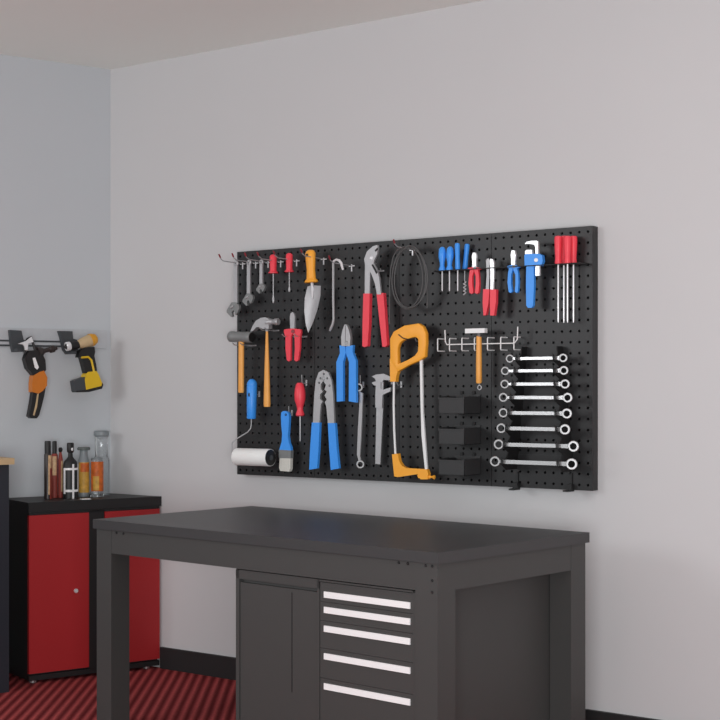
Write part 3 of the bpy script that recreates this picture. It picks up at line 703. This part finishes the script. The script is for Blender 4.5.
# ------------------------------------------------------------------ workbench
TL, TW, TH, ST = 1.635, .811, .765, .034
hl, hw_ = TL/2, TW/2; ins = .010; LG = .085; AP = .085
t = thing('workbench', 'large dark grey steel workbench with thick charcoal top in front of the tool wall', 'workbench', TB, (0, 0, 0))
part(t, 'worktop', MB().box((-hl,-hw_,TH-ST),(hl,hw_,TH), .003), M['top'])
z1 = TH-ST-.001
for sx in (-1, 1):
    for sy in (-1, 1):
        x = sx*(hl-ins); y = sy*(hw_-ins)
        lg = part(t, 'leg', MB().box((x, y, .012), (x-sx*LG, y-sy*LG, z1), .004), M['table'])
        part(t, 'foot', MB().box((x-sx*.008, y-sy*.008, 0), (x-sx*(LG-.008), y-sy*(LG-.008), .014), .002), M['black'], lg)
xi, yi = hl-ins-LG, hw_-ins-LG
for sy in (-1, 1):
    y = sy*(hw_-ins-.001)
    part(t, 'apron', MB().box((-xi-.001, y, z1-AP), (xi+.001, y-sy*.03, z1-.001), .002), M['table'])
for sx in (-1, 1):
    x = sx*(hl-ins-.001)
    part(t, 'apron', MB().box((x, -yi-.001, z1-AP), (x-sx*.03, yi+.001, z1-.001), .002), M['table'])
yf = -(hw_-ins)
def bolt(x, z, y=yf): part(t, 'bolt', MB().lathe((x, y+.002, z), (x, y-.003, z), [(0,.0045),(.6,.0045),(1,.003)], 10), M['black'])
for x, z in ((hl-.03, z1-.008), (hl-.055, z1-.008), (hl-.125, z1-.008), (hl-.16, z1-.008), (hl-.03, z1-.05), (hl-.03, z1-.085),
             (-hl+.125, z1-.008), (-hl+.165, z1-.008)): bolt(x, z)

# pedestal cabinet under the bench
def tb(pxx, pyy, y):                       # photo point on the plane y of the bench frame
    r = V(((pxx-CX)/F_PX, 1, -(pyy-HY)/F_PX)); e = V((0, 0, EYE))
    tt = (TB.N.dot(TB.o) + y)/r.dot(TB.N); return TB.local(e+r*tt)
yc = yf+.004
xl = tb(235, 600, yc).x; xr = hl-ins-LG-.004; yk = hw_-ins-.034; ztc = z1-AP-.004
t = thing('base_cabinet', 'dark grey cabinet with one door and five white-handled drawers under the workbench', 'cabinet', TB, ((xl+xr)/2, yc, 0))
xm = tb(318.5, 600, yc).x
part(t, 'body', MB().box((xl, yc+.022, .06), (xr, yk, ztc), .002).box((xl, yc+.004, .06), (xl+.016, yc+.03, ztc), .002).box((xr-.012, yc+.004, .06), (xr, yc+.03, ztc), .002)
     .box((xl, yc+.004, ztc-.03), (xm, yc+.03, ztc), .002).box((xm, yc+.004, ztc-.006), (xr, yc+.03, ztc), .002).box((xm-.010, yc+.004, .06), (xm, yc+.03, ztc), .002), M['cab'])
part(t, 'plinth', MB().box((xl+.02, yc+.05, 0), (xr-.02, yk-.02, .061), .002), M['black'])
dr = part(t, 'door', MB().box((xl+.018, yc+.008, .07), (xm-.012, yc+.021, ztc-.042), .003), M['cab'])
xg = tb(292, 640, yc+.008).x
zg0, zg1 = tb(292, 593, yc).z, tb(292, 693, yc).z
part(t, 'grip_slot', MB().box((xg-.0015, yc+.007, zg1), (xg+.0015, yc+.012, zg0)), M['black'], dr, 'narrow dark vertical grip slot')
hz = [(595, 605.2), (610.8, 620.8), (629.5, 640.7), (657, 670), (686.7, 702)]
xa, xb = tb(323.5, 600, yc).x, tb(409.5, 620, yc).x
tops = []
for y0, y1 in hz: tops.append((tb(323, y0, yc).z + tb(409.5, y1, yc).z)/2)
edges = [ztc-.008] + [(z+.024) for z in tops[1:]] + [.07]
for i, z in enumerate(tops):
    d = part(t, 'drawer', MB().box((xm+.003, yc+.005, edges[i+1]+.0012), (xr-.013, yc+.021, edges[i]), .0012), M['cab'])
    part(t, 'drawer_pull', MB().box((xa, yc+.001, z-.0098), (xb, yc+.006, z+.0098), .001), M['handle'], d, 'white strip handle')

# ------------------------------------------------------------------ red cabinet against the left wall
dF = D2 - N2.dot(V(((162-CX)/F_PX*6.48, 6.48, 0)))       # depth of the front from the left wall
yF = -dF
cF = LW.local(V(((162-CX)/F_PX*6.48, 6.48, 0)) - N1*.003)
fr_x1 = cF.x; fr_x0 = LW.at(29, 600, dF).x
slope = RW.U                               # its right side follows the tool wall
back_x1 = LW.local(COR - N1*.003).x
HT = .766
def quad(x0, inset=0, y0=None):
    y0 = yF if y0 is None else y0
    k = (y0-yF)/(0-yF)
    xr0 = fr_x1+(back_x1-fr_x1)*k
    return [(x0, y0), (xr0-inset, y0), (back_x1-inset, -.004), (x0, -.004)]
t = thing('red_cabinet', 'low black steel cabinet with two red doors in the corner beside the workbench', 'cabinet', LW, ((fr_x0+fr_x1)/2, yF, 0))
part(t, 'carcass', MB().plan(quad(fr_x0+.004, .004, yF+.02), .012, HT-.042), M['bcab'])
part(t, 'top', MB().plan(quad(fr_x0-.002), HT-.042, HT, .002), M['bcab'])
part(t, 'front_frame', MB().box((fr_x0+.002, yF+.004, .012), (fr_x1-.008, yF+.022, .034)).box((fr_x0+.002, yF+.004, .712), (fr_x1-.008, yF+.022, HT-.043))
     .box((LW.at(89.3, 600, dF).x, yF+.004, .03), (LW.at(104.5, 600, dF).x, yF+.022, .72)), M['bcab'])
for x0, x1 in ((fr_x0+.001, LW.at(89, 600, dF).x), (LW.at(105, 600, dF).x, fr_x1-.009)):
    d = part(t, 'door', MB().box((x0, yF, .042), (x1, yF+.018, .711), .003), M['reddoor'])
    if x0 < fr_x0+.1:
        kx = LW.at(75, 590.5, dF)
        part(t, 'lock_knob', MB().lathe((kx.x, yF+.001, kx.z), (kx.x, yF-.016, kx.z), [(0,.006),(.5,.006),(.7,.010),(1,.008)], 14), M['bright'], d)
for u in (fr_x0+.03, fr_x1-.06): part(t, 'foot', MB().lathe((u, yF+.03, 0), (u, yF+.03, .032), [(0,.016),(.3,.016),(.5,.009),(1,.009)], 14), M['chrome'])

# tall dark bench at the left edge
p = V(((9-CX)/F_PX*5.96, 5.96, 0)); q = LW.local(p); yB2 = q.y; x1 = q.x
t = thing('dark_bench', 'tall blue-black cabinet with pale wooden top cut off by the left picture edge', 'cabinet', LW, (x1-.4, yB2, 0))
zt2 = 1.25-70*5.96/F_PX
part(t, 'body', MB().box((x1-.85, yB2, .0), (x1, -.02, zt2-.026), .003), M['navy'])
part(t, 'wooden_top', MB().box((x1-.87, yB2-.02, zt2-.026), (x1+.016, -.015, zt2), .003), M['tan'])

# ------------------------------------------------------------------ bottles on the red cabinet
BW = .15
def bx(x): return LW.at(px('Q', x, 0)[0], 480, BW).x
SQ = LW.mpp(70, BW)/8.47
def bz(y): return max(HT, LW.at(70, px('Q', 0, y)[1], BW).z) if y < 590 else HT+.0005
def bottle(name, label, cat, x, y, prof, m, parts=(), w=BW, cap=None, capprof=None, group='bottles and cans on the red cabinet', flat=1.0):
    """prof: (photo y, half width) pairs from the bottom up"""
    u = LW.at(px('Q', x, 0)[0], 480, w).x
    zz = lambda v: HT+.0005 if v >= 590 else LW.at(70, px('Q', 0, v)[1], w).z
    z0, z1 = HT+.0005, zz(prof[-1][0])
    t = thing(name, label, cat, LW, (u, -w, z0), group)
    part(t, 'body', MB().lathe((u,-w,z0), (u,-w,z1), [((zz(v)-z0)/(z1-z0), h*SQ) for v, h in prof], 22, flat), m)
    if cap:
        c0, c1 = zz(capprof[0][0]), zz(capprof[-1][0])
        part(t, 'cap', MB().lathe((u,-w,c0), (u,-w,c1), [((zz(v)-c0)/(c1-c0), h*SQ) for v, h in capprof], 18, flat), cap)
    return t, u, zz
def wrap(t, u, zz, name, y0, y1, h, m, w=BW, a0=-180, a1=180, flat=1.0, parent=None):
    """label wrapped round part of a bottle; angle 0 faces the room"""
    mb = MB(); bm = mb.bm; n = 20; r = h*SQ; th = .0012; rows_ = []
    for k in range(n+1):
        a = math.radians(a0+(a1-a0)*k/n)
        rows_.append([bm.verts.new((u+rr*math.sin(a), -w-rr*math.cos(a)*flat, zz(y))) for rr in (r, r+th) for y in (y0, y1)])
    for A, B in zip(rows_, rows_[1:]):
        for i, j in ((0,1),(3,2),(1,3),(2,0)): bm.faces.new((A[i], A[j], B[j], B[i]))
    if a1-a0 < 359:
        bm.faces.new([rows_[0][i] for i in (0,2,3,1)]); bm.faces.new([rows_[-1][i] for i in (0,1,3,2)])
    else: bmesh.ops.remove_doubles(bm, verts=bm.verts[:], dist=1e-6)
    return part(t, name, mb, m, parent)
t, u, zz = bottle('spray_can', 'dark spray can with cream label, leftmost on the red cabinet', 'can', 150, 0, [(605,27),(600,30),(245,30),(232,24)], M['brown'], cap=M['black'], capprof=[(234,26),(140,26),(131,22)], w=.17)
wrap(t, u, zz, 'paper_label', 250, 580, 30.5, M['cream'], .17, -15, 120)
wrap(t, u, zz, 'stripe', 360, 590, 31.5, M['redlab'], .17, 10, 60)
t, u, zz = bottle('spray_can', 'dark-capped can with brick red label, second from the left on the red cabinet', 'can', 208, 0, [(605,24),(600,27),(250,27),(238,20)], M['redlab'], cap=M['black'], capprof=[(238,19),(140,19),(133,15)], w=.12)
wrap(t, u, zz, 'paper_label', 260, 420, 27.5, M['cream'], .12, -60, 10)
t, u, zz = bottle('slim_bottle', 'slim reddish bottle with round black cap beside the black spray bottle', 'bottle', 258, 0, [(605,17),(598,20),(290,20),(250,14),(225,9)], M['redlab'], cap=M['black'], capprof=[(228,10),(220,16),(200,18),(188,10)], w=.13)
wrap(t, u, zz, 'paper_label', 300, 560, 20.6, M['cream'], .13, -10, 60)
w = .19
t, u, zz = bottle('black_bottle', 'black bottle with white line-grid label and dark cap', 'bottle', 342, 0, [(608,62),(600,66),(360,66),(310,56),(290,38),(270,22),(225,18)], M['black'], cap=M['black'], capprof=[(235,24),(225,30),(160,31),(150,26)], w=w, flat=.75)
for a0, a1, y0, y1 in ((-75,-58,370,580),(-5,10,330,600),(52,64,330,560)): wrap(t, u, zz, 'label_line', y0, y1, 66.5, M['wpaint'], w, a0, a1, .75)
for y0, y1 in ((362,380),(545,565)): wrap(t, u, zz, 'label_line', y0, y1, 66.9, M['wpaint'], w, -75, 64, .75)
part(t, 'cap_dot', MB().ball((u+.003, -w-31*SQ*.72, zz(205)), 9*SQ, 10, (1, .4, 1.5)), M['wpaint'])
w = .12
t, u, zz = bottle('flat_cap_bottle', 'grey bottle with wide flat cap and yellow label', 'bottle', 455, 0, [(600,42),(595,45),(300,45),(275,36),(240,34),(215,34)], M['frost'], cap=M['gcap'], capprof=[(215,52),(212,55),(198,55),(190,48)], w=w)
wrap(t, u, zz, 'paper_label', 318, 575, 45.8, M['yellab'], w, -85, 85)
wrap(t, u, zz, 'stripe', 325, 400, 46.4, M['orlab'], w, -60, 50)
w = .15
t, u, zz = bottle('orange_label_jar', 'squat clear jar with orange label between the yellow-label bottle and the tall clear container', 'jar', 566, 0, [(600,50),(595,53),(330,53),(310,48),(300,46)], M['clear'], cap=M['frost'], capprof=[(302,47),(300,49),(288,49),(284,44)], w=w)
wrap(t, u, zz, 'paper_label', 316, 568, 53.8, M['orlab'], w, -85, 85)
wrap(t, u, zz, 'stripe', 440, 560, 54.4, M['yellab'], w, -60, -5)
w = .065
t, u, zz = bottle('clear_container', 'tall clear plastic container with narrow top standing in the room corner', 'container', 604, 0, [(600,66),(590,70),(310,70),(285,62),(270,54),(120,54),(95,60)], M['clear'], cap=M['frost'], capprof=[(96,62),(92,66),(62,66),(54,58)], w=w)
cx0 = LW.at(84, 497, .27)
solid('white_card', 'small white strip lying on the red cabinet in front of the black bottle', 'card', LW, (cx0.x, -.285, HT+.0003), MB().box((cx0.x-.02, -.295, HT+.0003), (cx0.x+.02, -.27, HT+.004), .0005), M['wpaint'])

# ------------------------------------------------------------------ power tool rail on the left wall
def lp(c, x, y, w): return P3(c, x, y, w, LW)
zr0, zr1 = lp('O', 300, 225, .012).z, lp('O', 300, 112, .012).z
xr1 = LW.at(107.5, 340, .012).x
t = thing('wall_rail', 'light grey slotted metal rail fixed along the left wall', 'rail', LW, (xr1-.3, 0, zr0))
part(t, 'strip', MB().box((xr1-1.3, -.001, zr0), (xr1, -.010, zr1), .002), M['rail'])
for y in (187, 215): 
    z = lp('O', 200, y, .012).z
    part(t, 'groove', MB().box((xr1-1.3, -.009, z-.004), (xr1-.30*0-.14, -.0125, z+.004), .001), M['graph'], label='dark groove line')
HB = 'dark holders on the wall rail'
t = tool('tool_holder', 'dark grey holder clipped on the rail behind the black and orange power tool', 'holder', 'O', 100, 190, .012, HB, LW)
w = .03
part(t, 'back_plate', MB().prism(P2('O', [(56,120),(126,124),(142,190),(152,250),(76,253),(64,200)], w, LW), -w-.006, -.0135, .003), M['graph'])
part(t, 'arm', MB().box(lp('O', 80, 232, .037), lp('O', 140, 248, .085), .003), M['graph'])
t = tool('tool_holder', 'dark grey holder clipped on the rail around the nose of the yellow drill', 'holder', 'O', 400, 170, .012, HB, LW)
part(t, 'back_plate', MB().prism(P2('O', [(350,126),(432,128),(436,172),(460,180),(466,262),(400,266),(380,240),(362,160)], w, LW), -w-.006, -.0135, .003), M['graph'])
part(t, 'arm', MB().box(lp('O', 390, 250, .037), lp('O', 460, 264, .10), .003), M['graph'])

w = .085
t = tool('angle_power_tool', 'black power tool with orange collar hanging nose-right from the wall rail', 'power tool', 'O1', 200, 250, w, None, LW)
part(t, 'body', MB().prism(P2('O1', [(150,205),(170,185),(215,180),(240,195),(262,240),(266,300),(250,318),(192,334),(155,290),(140,235)], w, LW), -w-.02, -w+.018, .010, 3), M['black'])
part(t, 'switch', MB().prism(P2('O1', [(195,228),(210,225),(232,285),(222,298),(208,285)], w+.02, LW), -w-.0225, -w-.018, .002), M['wpaint'], label='white slide switch')
part(t, 'collar', MB().prism(P2('O1', [(188,334),(225,312),(252,304),(272,345),(270,395),(245,425),(220,442),(182,432),(182,380)], w, LW), -w-.022, -w+.020, .011, 3), M['amber'], label='orange collar')
part(t, 'grip', MB().prism(P2('O1', [(190,430),(222,438),(266,400),(255,460),(240,520),(226,570),(212,590),(180,590),(165,578),(180,500)], w, LW), -w-.018, -w+.016, .009, 3), M['black'])
part(t, 'grip_stripe', MB().prism(P2('O1', [(222,445),(232,440),(222,520),(205,575),(198,570),(214,500)], w+.018, LW), -w-.0195, -w-.016, .001), M['tan'])
part(t, 'bail', MB().tube([lp('O1', x, y, w+.01) for x, y in [(150,200),(142,165),(165,112),(185,100),(205,160),(212,190)]], .006), M['black'])
part(t, 'guard', MB().prism(P2('O1', [(108,142),(150,128),(185,100),(196,132),(165,140),(160,180),(146,180),(140,148)], w+.012, LW), -w-.022, -w-.006, .002), M['bright'], label='white angled guard plate')
part(t, 'nose', MB().lathe(lp('O1', 225, 195, w), lp('O1', 340, 168, w), [(0,.026),(.2,.022),(.35,.010),(.6,.010),(.65,.016),(.85,.016),(.9,.009),(1,.009)], 14), M['brown'])

w = .10
t = tool('cordless_drill', 'yellow and black cordless drill hanging with its chuck in the holder', 'drill', 'O', 520, 200, w, None, LW)
r = S('O', 38, 540, w, LW)
bd = part(t, 'motor_housing', MB().lathe(lp('O', 578, 170, w), lp('O', 470, 208, w), [(0,r*.3),(.06,r*.7),(.2,r*.98),(.4,r),(.8,r*.85),(1,r*.6)], 20), M['tan'])
part(t, 'rear_cap', MB().lathe(lp('O', 582, 168, w), lp('O', 540, 183, w), [(0,r*.3),(.2,r*.75),(.7,r*1.03),(1,r*1.05)], 20), M['ochre'], bd)
part(t, 'chuck', MB().lathe(lp('O', 475, 207, w), lp('O', 385, 222, w), [(0,r*.55),(.3,r*.72),(.55,r*.72),(.6,r*.6),(.9,r*.4),(1,r*.15)], 18), M['black'])
part(t, 'chuck_ring', MB().ring(lp('O', 408, 218, w), lp('O', 385, 222, w)-lp('O', 475, 207, w), r*.72, r*.45, .02), M['bright'])
gp = part(t, 'grip', MB().prism(P2('O', [(470,248),(500,225),(556,222),(560,250),(555,275),(566,330),(572,378),(505,380),(492,330),(480,285),(462,285)], w, LW), -w-.02, -w+.02, .008, 3), M['black'])
part(t, 'grip_band', MB().tube([lp('O', x, y, w+.02) for x, y in [(488,285),(530,282),(548,300),(560,350),(566,382)]], .005), M['yellow'], gp)
bt = part(t, 'battery', MB().prism(P2('O', [(500,390),(515,372),(565,366),(578,385),(600,440),(594,465),(520,488),(504,482),(496,420)], w, LW), -w-.024, -w+.022, .009, 3), M['yellow'])
part(t, 'battery_front', MB().prism(P2('O', [(430,426),(498,402),(506,484),(440,488)], w, LW), -w-.022, -w+.020, .007), M['graph'], bt)
part(t, 'battery_base', MB().prism(P2('O', [(440,486),(505,478),(594,456),(600,436),(606,448),(598,472),(520,492),(446,494)], w, LW), -w-.025, -w+.023, .003), M['black'], bt)

# ------------------------------------------------------------------ light
wld = bpy.data.worlds.new('World'); sc.world = wld; wld.use_nodes = True
bg = wld.node_tree.nodes['Background']; bg.inputs['Color'].default_value = (.97, .985, 1, 1); bg.inputs['Strength'].default_value = .5
def area(name, loc, aim, sx, sy, e, col=(1, 1, 1)):
    l = bpy.data.lights.new(name, 'AREA'); l.shape = 'RECTANGLE'; l.size = sx; l.size_y = sy; l.energy = e; l.color = col
    o = bpy.data.objects.new(name, l); C.objects.link(o); o.location = loc
    o.rotation_euler = (V(aim)-V(loc)).to_track_quat('-Z', 'Y').to_euler(); return o
bc = RW.world(((uL+uR)/2, 0, 1.3))
area('added_soft_light', (-4.2, 2.9, 2.1), bc, 1.5, 1.1, 42, (.96, .98, 1))  # added unseen light from the left: tool shadows and sheen on right panels
l2 = bc - RW.N*1.9 + RW.U*2.0
area('overhead_fill', (l2.x, l2.y, 2.66), (l2.x+.5, l2.y+.8, 0), 1.0, .6, 7, (1, .98, .96))  # added overhead fill, brightens the tool wall towards the right
l3 = RW.world((.4, -5.2, .95))
area('added_soft_light', l3, RW.world((-1.3, 0, .55)), 2.2, 1.2, 165, (.97, .985, 1))  # added fill from behind the camera, lifts the low right wall

# ------------------------------------------------------------------ camera
cam = bpy.data.cameras.new('camera'); co = bpy.data.objects.new('camera', cam); C.objects.link(co)
co.location = (0, 0, EYE); co.rotation_euler = (math.pi/2, 0, 0)
cam.sensor_width = 36; cam.lens = 36*F_PX/720; cam.shift_y = (HY-360)/720; cam.clip_start = .05
sc.camera = co
vs = sc.view_settings; vs.view_transform = 'Standard'; vs.look = 'None'; vs.gamma = 1; vs.exposure = -0.13
vs.use_curve_mapping = False
